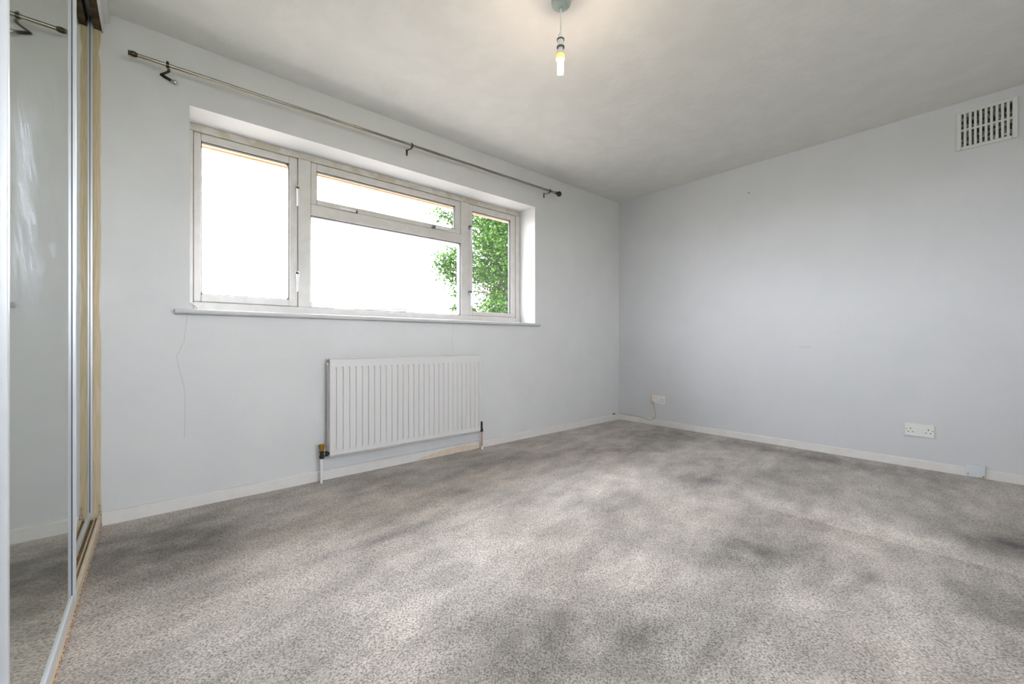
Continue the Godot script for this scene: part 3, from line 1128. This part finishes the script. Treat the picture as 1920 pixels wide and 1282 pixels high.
func bracket(label: String, x: float, swung: bool):
	var y := rod_y(x)
	var base := Vector3(x, y, ZW)
	var o := thing("curtain_bracket", label, "curtain bracket", base, 0.0, "curtain rod brackets")
	# collar round the rod, with its screw on top
	var st := begin()
	lathe(st, Vector3(x - 0.006, y, ZR), Vector3.RIGHT, [Vector2(0.0102, 0), Vector2(0.0128, 0), Vector2(0.0128, 0.012), Vector2(0.0102, 0.012)], 18)
	tube(st, [Vector3(x, y + 0.011, ZR), Vector3(x, y + 0.018, ZR)], 0.004, 8)
	obj("collar", st, M.steel_dark, o, -base)
	st = begin()
	# arm: strap from under the rod back to the wall
	var arm := curve([Vector3(x, y - 0.012, ZR), Vector3(x - 0.001, y - 0.017, ZR - 0.014), Vector3(x, y - 0.012, ZR - 0.045), Vector3(x, y - 0.006, ZW + 0.006)], 5)
	if swung:
		arm = curve([Vector3(x + 0.004, y - 0.016, ZR - 0.002), Vector3(x + 0.004, y - 0.026, ZR - 0.006), Vector3(x - 0.010, y - 0.022, ZR - 0.045), Vector3(x - 0.022, y - 0.018, ZW + 0.006)], 5)
	strap(st, arm, Vector3.RIGHT, 0.0055, 0.0018)
	obj("arm", st, M.steel_dark, o, -base)
	st = begin()
	if swung:
		var pl := curve([Vector3(x - 0.024, y - 0.016, ZW + 0.004), Vector3(x - 0.010, y - 0.024, ZW + 0.006), Vector3(x + 0.024, y - 0.036, ZW + 0.007)], 5)
		strap(st, pl, Vector3(0.25, 1, 0).normalized(), 0.0065, 0.0022)
		obj("wall_plate", st, M.steel_dark, o, -base)
		st = begin()
		lathe(st, Vector3(x + 0.018, y - 0.034, ZW + 0.008), Vector3(1, -0.45, 0.2).normalized(), [Vector2(0, 0), Vector2(0.008, 0.0), Vector2(0.012, 0.006), Vector2(0.0135, 0.014), Vector2(0.011, 0.022), Vector2(0.006, 0.027), Vector2(0, 0.028)], 16)
		obj("screw_cap", st, M.chrome, o, -base)
	else:
		box(st, Vector3(x - 0.0065, y - 0.043, ZW), Vector3(x + 0.0065, y + 0.000, ZW + 0.0065), 0.0015)
		obj("wall_plate", st, M.steel_dark, o, -base)
		st = begin()
		ball(st, Vector3(x, y - 0.031, ZW + 0.0065), 0.004, 10)
		obj("screw_head", st, M.steel, o, -base)

# flat strap along points: half width hw along side, half thickness ht
func strap(st: SurfaceTool, pts: Array, side: Vector3, hw: float, ht: float):
	for i in pts.size() - 1:
		var a: Vector3 = pts[i]
		var b: Vector3 = pts[i + 1]
		var t := (b - a).normalized()
		var s := (side - t * side.dot(t)).normalized()
		var n := s.cross(t)
		var mid := (a + b) * 0.5
		var c := []
		for e in [a - t * 0.0006, b + t * 0.0006]:
			for k in [[-1, -1], [1, -1], [1, 1], [-1, 1]]:
				c.append(e + s * hw * k[0] + n * ht * k[1])
		for k in 4:
			var k1 := (k + 1) % 4
			face(st, c[k], c[k1], c[4 + k1], c[4 + k], mid)
		face(st, c[0], c[1], c[2], c[3], mid)
		face(st, c[4], c[5], c[6], c[7], mid)

# ======================================================================
# pendant and bulb
# ======================================================================
func make_pendant():
	var at := Vector3(1.4147, YC, -1.2846)
	var o := thing("pendant_lamp", "bare pendant lampholder on a short white flex from a grey ceiling rose", "lamp", at)
	var st := begin()
	lathe(st, Vector3.ZERO, Vector3.DOWN, [Vector2(0.044, 0), Vector2(0.044, 0.010), Vector2(0.041, 0.020), Vector2(0.033, 0.028), Vector2(0.020, 0.032), Vector2(0.007, 0.033), Vector2(0.006, 0.028), Vector2(0, 0.028)], 28)
	obj("ceiling_rose", st, M.rose, o)
	st = begin()
	tube(st, [Vector3(0, -0.026, 0), Vector3(-0.001, -0.09, 0), Vector3(-0.003, -0.152, 0)], 0.0034, 10)
	obj("flex", st, M.plastic, o)
	st = begin()
	var b := Vector3(-0.003, -0.150, 0)
	lathe(st, b, Vector3.DOWN, [Vector2(0, 0), Vector2(0.008, 0.0), Vector2(0.013, 0.012), Vector2(0.0155, 0.024), Vector2(0.0155, 0.027), Vector2(0.014, 0.029), Vector2(0.014, 0.056), Vector2(0.0135, 0.060), Vector2(0, 0.060)], 22)
	obj("lampholder", st, M.plastic, o)
	for y in [0.026, 0.060]:
		st = begin()
		lathe(st, b + Vector3(0, -y, 0), Vector3.DOWN, [Vector2(0.0135, 0), Vector2(0.0175, 0.0), Vector2(0.0175, 0.005), Vector2(0.0135, 0.005)], 22)
		obj("shade_ring", st, plain(Color(0.30, 0.30, 0.29), 0.5), o)

	# the bulb in the holder
	var lamp := thing("light_bulb", "lit warm white tubular light bulb hanging in the pendant lampholder", "light bulb", at + Vector3(-0.004, -0.215, 0))
	st = begin()
	lathe(st, Vector3.ZERO, Vector3.DOWN, [Vector2(0, 0), Vector2(0.011, 0), Vector2(0.0125, 0.008), Vector2(0.017, 0.026), Vector2(0.0185, 0.034), Vector2(0, 0.034)], 22)
	obj("bulb_base", st, M.plastic, lamp)
	st = begin()
	lathe(st, Vector3(0, -0.032, 0), Vector3.DOWN, [Vector2(0, 0), Vector2(0.0185, 0), Vector2(0.0200, 0.006), Vector2(0.0200, 0.018), Vector2(0.0185, 0.021), Vector2(0, 0.021)], 22)
	var glow2 := plain(Color(1.0, 0.86, 0.5), 0.4)
	glow2.emission_enabled = true
	glow2.emission = Color(1.0, 0.80, 0.42)
	glow2.emission_energy_multiplier = 0.8
	obj("bulb_collar", st, glow2, lamp)
	var glow := plain(Color(1.0, 0.98, 0.94), 0.3)
	glow.emission_enabled = true
	glow.emission = Color(1.0, 0.93, 0.82)
	glow.emission_energy_multiplier = 2.2
	st = begin()
	for k in 4:
		var a := TAU * k / 4
		var c := Vector3(cos(a), 0, sin(a)) * 0.0095
		var prof := [Vector2(0, 0.048), Vector2(0.0078, 0.048), Vector2(0.0078, 0.112)]
		for s in 5:
			var t := PI / 2 * (s + 1) / 5
			prof.append(Vector2(0.0078 * cos(t), 0.112 + 0.0078 * sin(t)))
		lathe(st, c, Vector3.DOWN, prof, 14)
	for k in 4:
		var a := TAU * k / 4
		var a2 := TAU * (k + 1) / 4
		tube(st, [Vector3(cos(a) * 0.0095, -0.10, sin(a) * 0.0095), Vector3(cos(a2) * 0.0095, -0.10, sin(a2) * 0.0095)], 0.006, 10)
	obj("bulb_tube", st, glow, lamp)
	var li := OmniLight3D.new()
	li.name = "bulb_light"
	li.position = Vector3(0, -0.085, 0)
	li.light_color = BULB_COLOR
	li.light_energy = BULB_ENERGY
	li.omni_range = 12.0
	li.omni_attenuation = 2.0
	li.light_size = 0.02
	li.shadow_enabled = true
	lamp.add_child(li)

# ======================================================================
# sockets, plug, junction box, vent, nail
# ======================================================================
func make_wall_fittings():
	var t := -PI / 2
	# double sockets: local x to the viewer's right, y up, z out of the wall
	var s1 := socket("white double wall socket without a plug near the junction box", Vector3(XR, 0.255, -0.3265), t)
	var s2 := s1.duplicate()
	s2.name = numbered("wall_socket")
	add_child(s2)
	s2.position = Vector3(XR, 0.2635, -2.2555)
	tag(s2, "white double wall socket with a cream plug in it near the corner", "socket", "double sockets on the blue-grey wall")

	# plug and its cable
	var base := Vector3(XR, 0.2635, -2.2555)
	var o := thing("plug", "cream plug in the far socket, its cable drooping to the skirting board", "plug", base, t)
	var st := begin()
	box(st, Vector3(-0.066, -0.026, 0.009), Vector3(-0.014, 0.026, 0.030), 0.006)
	box(st, Vector3(-0.060, -0.020, 0.026), Vector3(-0.020, 0.020, 0.040), 0.006)
	obj("plug_body", st, M.plastic_cream, o)
	st = begin()
	tube(st, [Vector3(-0.040, -0.022, 0.020), Vector3(-0.040, -0.042, 0.019)], [0.007, 0.0045], 10)
	obj("cable_grip", st, M.plastic_cream, o)
	st = begin()
	var pts := curve([Vector3(-0.040, -0.036, 0.019), Vector3(-0.039, -0.075, 0.014), Vector3(-0.030, -0.115, 0.012), Vector3(-0.024, -0.155, 0.016), Vector3(-0.032, -0.190, 0.021), Vector3(-0.062, -0.212, 0.022), Vector3(-0.105, -0.217, 0.021), Vector3(-0.150, -0.210, 0.019), Vector3(-0.200, -0.2035, 0.012), Vector3(-0.260, -0.2015, 0.010), Vector3(-0.340, -0.2015, 0.0095), Vector3(-0.420, -0.201, 0.0095), Vector3(-0.462, -0.2000, 0.0095)], 5)
	tube(st, pts, 0.0036, 8)
	obj("cable", st, M.cable, o)
	# cable clip near the corner on the window wall
	var clip := thing("cable_clip", "small dark cable clip on top of the skirting in the corner", "clip", Vector3(3.86, 0.060, ZW))
	st = begin()
	box(st, Vector3(-0.006, 0.0, 0.0), Vector3(0.004, 0.016, 0.007), 0.001)
	tube(st, [Vector3(0.0, 0.006, 0.005), Vector3(0.020, 0.003, 0.006), Vector3(0.036, 0.004, 0.006)], 0.003, 8)
	obj("clip_body", st, M.black_fitting, clip)

	# junction box on the skirting
	base = Vector3(XR, 0.0, -0.0695)
	o = thing("junction_box", "white plastic junction box with a yellowed corner on the skirting board", "junction box", base, t)
	st = begin()
	box(st, Vector3(-0.043, 0.004, 0.0), Vector3(0.041, 0.079, 0.026), 0.002)
	obj("box_lid", st, M.plastic_grey, o)
	for p in [Vector2(-0.033, 0.020), Vector2(0.033, 0.014)]:
		st = begin()
		tube(st, [Vector3(p.x, p.y, 0.0255), Vector3(p.x, p.y, 0.0266)], 0.003, 10)
		obj("screw", st, M.dark_hole, o)
	st = begin()
	prism(st, Vector3(0, 0, 0.0258), Vector3.RIGHT, Vector3.UP, [Vector2(0.008, 0.006), Vector2(0.038, 0.006), Vector2(0.039, 0.013), Vector2(0.024, 0.0115), Vector2(0.014, 0.009)], Vector3(0, 0, 0.0006))
	obj("yellowed_corner", st, M.yellow, o)

	# air vent
	base = Vector3(XR, 2.2135, -0.0265)
	o = thing("air_vent", "square white slotted air vent high on the blue-grey wall", "vent", base, t)
	var hw := 0.1285
	var hh := 0.1245
	st = begin()
	var bl := 0.023
	var bv := 0.020
	box(st, Vector3(-hw, -hh, 0), Vector3(-hw + bl, hh, 0.012), 0.003)
	box(st, Vector3(hw - bl, -hh, 0), Vector3(hw, hh, 0.012), 0.003)
	box(st, Vector3(-hw + bl, -hh, 0), Vector3(hw - bl, -hh + bv, 0.012), 0.003)
	box(st, Vector3(-hw + bl, hh - bv, 0), Vector3(hw - bl, hh, 0.012), 0.003)
	obj("vent_frame", st, M.vent, o)
	st = begin()
	box(st, Vector3(-hw + 0.01, -hh + 0.01, 0.0005), Vector3(hw - 0.01, hh - 0.01, 0.002))
	obj("vent_mesh", st, M.dust, o)
	var n := 10
	var slot := 0.0100
	var pitch := (2 * (hw - bl) - slot) / (n - 1)
	for k in n - 1:
		var a := -hw + bl + slot + pitch * k
		st = begin()
		box(st, Vector3(a, -hh + bv, 0.003), Vector3(a + pitch - slot, hh - bv, 0.0115), 0.0012)
		obj("slat", st, M.vent, o)
	st = begin()
	box(st, Vector3(-hw + bl, -0.006, 0.003), Vector3(hw - bl, 0.006, 0.0112), 0.001)
	obj("cross_bar", st, M.vent, o)
	st = begin()
	box(st, Vector3(hw - bl - pitch - slot, -hh + bv + 0.012, 0.003), Vector3(hw - bl - pitch, -hh + bv + 0.020, 0.0112), 0.001)
	obj("cross_bar", st, M.vent, o)

	# nail left in the wall
	o = thing("nail", "tiny dark nail left high in the blue-grey wall", "nail", Vector3(XR, 2.153, -1.394), t)
	st = begin()
	tube(st, [Vector3(0, 0, 0), Vector3(0, -0.001, 0.012)], 0.0018, 8)
	tube(st, [Vector3(0, -0.001, 0.012), Vector3(0, -0.001, 0.0135)], 0.0045, 10)
	obj("nail_body", st, M.steel_dark, o)

func socket(label: String, at: Vector3, turn: float) -> Node3D:
	var o := thing("wall_socket", label, "socket", at, turn, "double sockets on the blue-grey wall")
	var st := begin()
	box(st, Vector3(-0.0735, -0.043, 0.0), Vector3(0.0735, 0.043, 0.0095), 0.0028)
	obj("face_plate", st, M.plastic, o)
	for s in [-1, 1]:
		st = begin()
		var x: float = 0.0075 * s
		prism(st, Vector3(x - 0.0068, 0.014, 0.0095), Vector3(0, 0, 1), Vector3.UP, [Vector2(-0.001, 0), Vector2(0.0050, 0), Vector2(0.0015, 0.011), Vector2(0.0030, 0.021), Vector2(-0.001, 0.021)], Vector3(0.0136, 0, 0))
		obj("switch", st, M.white_gloss, o)
		var c: float = 0.0435 * s
		for hole in [[c, 0.0085, 0.0022, 0.0042], [c - 0.011, -0.013, 0.0038, 0.0021], [c + 0.011, -0.013, 0.0038, 0.0021]]:
			st = begin()
			box(st, Vector3(hole[0] - hole[2], hole[1] - hole[3], 0.0080), Vector3(hole[0] + hole[2], hole[1] + hole[3], 0.0098))
			obj("pin_hole", st, M.dark_hole, o)
		st = begin()
		tube(st, [Vector3(0.0640 * s, 0.004, 0.009), Vector3(0.0640 * s, 0.004, 0.0102)], 0.0027, 10)
		obj("screw", st, M.steel_dark, o)
	return o

# ======================================================================
# outside: eave over the window, ground, two roofs, one tree
# ======================================================================
func make_outside():
	var st := begin()
	box(st, Vector3(-90, -3.0, -140), Vector3(130, -2.8, ZO - 0.3))
	var gr := obj("ground", st, M.lawn)
	place(gr, "pale paved ground far below the window", "ground")

	# eave: boarded soffit and fascia
	var ev := thing("roof_eave", "peach painted boarded eave of the house just outside the window top", "eave", Vector3(1.6, 2.118, -3.2))
	var zs := [-3.02, -3.215, -3.305, -3.350]
	for k in 3:
		st = begin()
		box(st, Vector3(-2.6, 2.118 + (0.004 if k == 1 else 0.0), zs[k + 1] + 0.002), Vector3(6.0, 2.136, zs[k] - 0.002), 0.002)
		obj("soffit_board", st, M.soffit, ev, -ev.position)
	st = begin()
	box(st, Vector3(-2.6, 2.112, -3.378), Vector3(6.0, 2.30, -3.352), 0.002)
	obj("fascia_board", st, M.soffit, ev, -ev.position)
	st = begin()
	prism(st, Vector3(-2.6, 0, 0), Vector3(0, 0, 1), Vector3.UP, [Vector2(-3.42, 2.29), Vector2(-3.42, 2.32), Vector2(-2.6, 2.72), Vector2(-2.6, 2.69)], Vector3(8.6, 0, 0))
	obj("roof_tiles", st, M.roof, ev, -ev.position)

	# the house's own roof over the room and an unseen eave added to keep sun off the back window
	st = begin()
	box(st, Vector3(-2.6, 2.62, -2.6), Vector3(6.0, 2.72, 1.6))
	prism(st, Vector3(-2.6, 0, 0), Vector3(0, 0, 1), Vector3.UP, [Vector2(2.35, 2.29), Vector2(2.35, 2.33), Vector2(1.5, 2.72), Vector2(1.5, 2.66)], Vector3(8.6, 0, 0))
	box(st, Vector3(-2.6, 2.25, 1.52), Vector3(6.0, 2.29, 2.35))
	obj("roof_tiles", st, M.roof, ev, -ev.position)

	# two neighbouring houses, only their roofs in view
	house("grey tiled roof of a house beside the left window mullion", Vector3(7.55, -2.8, -39.1), 0.03, 9.6, 4.6, 4.2, 4.31)
	house("grey tiled roof with a white-edged gable over the middle of the window sill", Vector3(12.95, -2.8, -29.4), -1.028, 4.3, 4.2, 4.2, 3.34)

	make_tree()

# length along local x, ridge along local x, eaves height and ridge height above y = 0 given as world heights
func house(label: String, at: Vector3, turn: float, length: float, width: float, eave: float, ridge: float):
	var o := thing("house", label, "house", at, turn)
	var hx := length / 2
	var hz := width / 2
	var wall_h := ridge - at.y - 1.6
	var top := ridge - at.y
	var st := begin()
	box(st, Vector3(-hx, 0, -hz), Vector3(hx, wall_h, hz))
	prism(st, Vector3(-hx, 0, 0), Vector3(0, 0, 1), Vector3.UP, [Vector2(-hz, wall_h), Vector2(hz, wall_h), Vector2(0, top - 0.16)], Vector3(length, 0, 0))
	obj("walls", st, M.render, o)
	for s in [-1.0, 1.0]:
		# courses of tiles, each lapping the one below
		st = begin()
		var n := 9
		var over := 0.35
		var e := Vector2((hz + over) * s, wall_h - over * 1.6 / hz)
		var r := Vector2(0, top)
		for k in n:
			var a: Vector2 = e.lerp(r, float(k) / n)
			var b: Vector2 = e.lerp(r, (k + 1.15) / n) if k < n - 1 else r
			var nn := Vector2(-(r - e).y, (r - e).x).normalized()
			if nn.y < 0.0:
				nn = -nn
			var poly := [a, a + nn * 0.10, b + nn * 0.05, b]
			prism(st, Vector3(-hx - 0.25, 0, 0), Vector3(0, 0, 1), Vector3.UP, poly, Vector3(length + 0.5, 0, 0))
		obj("roof_slope", st, M.roof, o)
		for gx in [-hx - 0.30, hx + 0.25]:
			st = begin()
			var nn2 := Vector2(0, -0.28)
			prism(st, Vector3(gx, 0, 0), Vector3(0, 0, 1), Vector3.UP, [e, r, r + nn2, e + nn2], Vector3(0.05, 0, 0))
			obj("barge_board", st, M.white_gloss, o)
	for gx in [-hx - 0.02, hx - 0.02]:
		st = begin()
		box(st, Vector3(gx, wall_h - 1.5, -0.6), Vector3(gx + 0.04, wall_h - 0.3, 0.6))
		obj("window", st, M.gasket, o)

func make_tree():
	var rng := RandomNumberGenerator.new()
	rng.seed = 2024
	var base := Vector3(8.7, -2.8, -9.6)
	var o := thing("tree", "leafy green broadleaf tree outside the right-hand casement", "tree", base)
	# trunk and limbs
	var trunk := curve([base, base + Vector3(-0.05, 2.2, 0.05), base + Vector3(-0.12, 4.2, 0.0), base + Vector3(0.05, 6.4, 0.1), base + Vector3(0.0, 8.2, 0.0)], 5)
	var rr := []
	for i in trunk.size():
		rr.append(0.24 - 0.20 * i / trunk.size())
	var st := begin()
	tube(st, trunk, rr, 10)
	obj("trunk", st, M.bark, o, -base)
	# leaf clumps: centre and radius. The crown's near-left side first (it shows in the window), then the rest.
	var clumps := []
	for c in [
			[6.55, 4.15, -9.10, 0.40], [6.95, 3.95, -8.80, 0.42], [6.60, 3.55, -9.00, 0.42], [7.05, 3.45, -8.60, 0.45], [6.75, 3.05, -8.95, 0.42],
			[7.15, 2.95, -8.60, 0.40], [6.50, 2.75, -9.30, 0.40], [6.85, 2.65, -8.80, 0.38], [6.15, 3.00, -9.55, 0.42], [6.05, 2.72, -9.50, 0.36],
			[6.35, 3.30, -9.75, 0.30], [5.95, 3.02, -9.60, 0.34], [7.30, 2.40, -8.30, 0.26], [6.75, 1.75, -8.75, 0.36], [7.05, 1.80, -8.55, 0.30],
			[6.98, 2.12, -8.70, 0.16], [6.50, 1.60, -9.00, 0.22], [6.35, 2.20, -9.20, 0.20], [5.86, 4.30, -9.70, 0.22], [6.08, 4.20, -9.60, 0.26],
			[6.25, 4.02, -9.40, 0.26], [6.20, 1.72, -9.45, 0.20], [6.50, 4.60, -9.00, 0.40], [7.20, 4.45, -8.70, 0.45], [6.30, 2.62, -9.70, 0.28],
			[7.35, 3.9, -8.5, 0.4], [7.40, 3.1, -8.4, 0.4], [7.45, 1.9, -8.4, 0.35], [6.62, 2.12, -9.30, 0.16], [7.1, 1.4, -8.6, 0.3]]:
		clumps.append(c)
	for k in 110:
		var d := Vector3(rng.randfn(), rng.randfn(), rng.randfn()).normalized()
		var c := base + Vector3(0.3, 6.2, -0.2) + d * Vector3(2.5, 2.7, 2.5) * rng.randf_range(0.45, 1.0)
		if c.x < 7.7 and c.y < 5.0:
			continue
		clumps.append([c.x, c.y, c.z, rng.randf_range(0.35, 0.55)])
	# a limb to every group of clumps
	var forks := [Vector3(-0.08, 3.4, 0.0), Vector3(-0.11, 4.6, 0.02), Vector3(0.0, 5.8, 0.05), Vector3(0.03, 7.0, 0.05)]
	for i in clumps.size():
		var c = clumps[i]
		var tip := Vector3(c[0], c[1], c[2])
		var root: Vector3 = base + forks[0]
		for f in forks:
			if f.y + base.y < tip.y - 0.2:
				root = base + f
		var mid: Vector3 = root.lerp(tip, 0.5) + Vector3(rng.randf_range(-0.15, 0.15), rng.randf_range(-0.05, 0.25), rng.randf_range(-0.15, 0.15))
		var path := curve([root, mid, tip], 4)
		var radii := []
		for j in path.size():
			radii.append(0.024 - 0.018 * j / path.size())
		st = begin()
		tube(st, path, radii, 6)
		obj("branch", st, M.bark, o, -base)
	# the leaves: lobed blades, scattered through the clumps
	st = begin()
	var blade := [Vector2(0, 0), Vector2(0.22, 0.18), Vector2(0.16, 0.34), Vector2(0.34, 0.52), Vector2(0.22, 0.68), Vector2(0.24, 0.86), Vector2(0, 1.0), Vector2(-0.24, 0.86), Vector2(-0.22, 0.68), Vector2(-0.34, 0.52), Vector2(-0.16, 0.34), Vector2(-0.22, 0.18)]
	var idx := Geometry2D.triangulate_polygon(PackedVector2Array(blade))
	for i in range(0, idx.size(), 3):
		var t3 := [blade[idx[i]], blade[idx[i + 1]], blade[idx[i + 2]]]
		if (t3[1] - t3[0]).cross(t3[2] - t3[0]) > 0.0:
			t3 = [t3[0], t3[2], t3[1]]
		for p in t3:
			st.set_normal(Vector3(p.x * 0.6, 0, 1).normalized())
			st.add_vertex(Vector3(p.x, p.y, -0.25 * absf(p.x)))
	st.index()
	var leaf := st.commit()
	var xf := []
	var cols := []
	for c in clumps:
		var r: float = c[3]
		var n := int(430.0 * r * r / 0.16)
		for k in n:
			var d := Vector3(rng.randfn(), rng.randfn() * 0.75, rng.randfn()) * r * 0.52
			var p := Vector3(c[0], c[1], c[2]) + d - base
			var up := Vector3(rng.randfn() * 0.7 + d.x, rng.randfn() * 0.5 + 0.1, rng.randfn() * 0.7 + d.z).normalized()
			var nrm := Vector3(rng.randfn() * 0.7 - 0.15, 1.0, rng.randfn() * 0.7 + 0.35).normalized()
			var side := up.cross(nrm)
			if side.length() < 0.05:
				continue
			side = side.normalized()
			nrm = side.cross(up).normalized()
			var s := rng.randf_range(0.060, 0.105)
			xf.append(Transform3D(Basis(side * s, up * s, nrm * s), p))
			var t := rng.randf()
			cols.append(Color(0.010, 0.036, 0.002).lerp(Color(0.085, 0.185, 0.008), t * t))
	var mm := MultiMesh.new()
	mm.transform_format = MultiMesh.TRANSFORM_3D
	mm.use_colors = true
	mm.mesh = leaf
	mm.instance_count = xf.size()
	for i in xf.size():
		mm.set_instance_transform(i, xf[i])
		mm.set_instance_color(i, cols[i])
	var mi := MultiMeshInstance3D.new()
	mi.name = "foliage"
	mi.multimesh = mm
	mi.material_override = M.leaf
	mi.set_meta("kind", "stuff")
	o.add_child(mi)
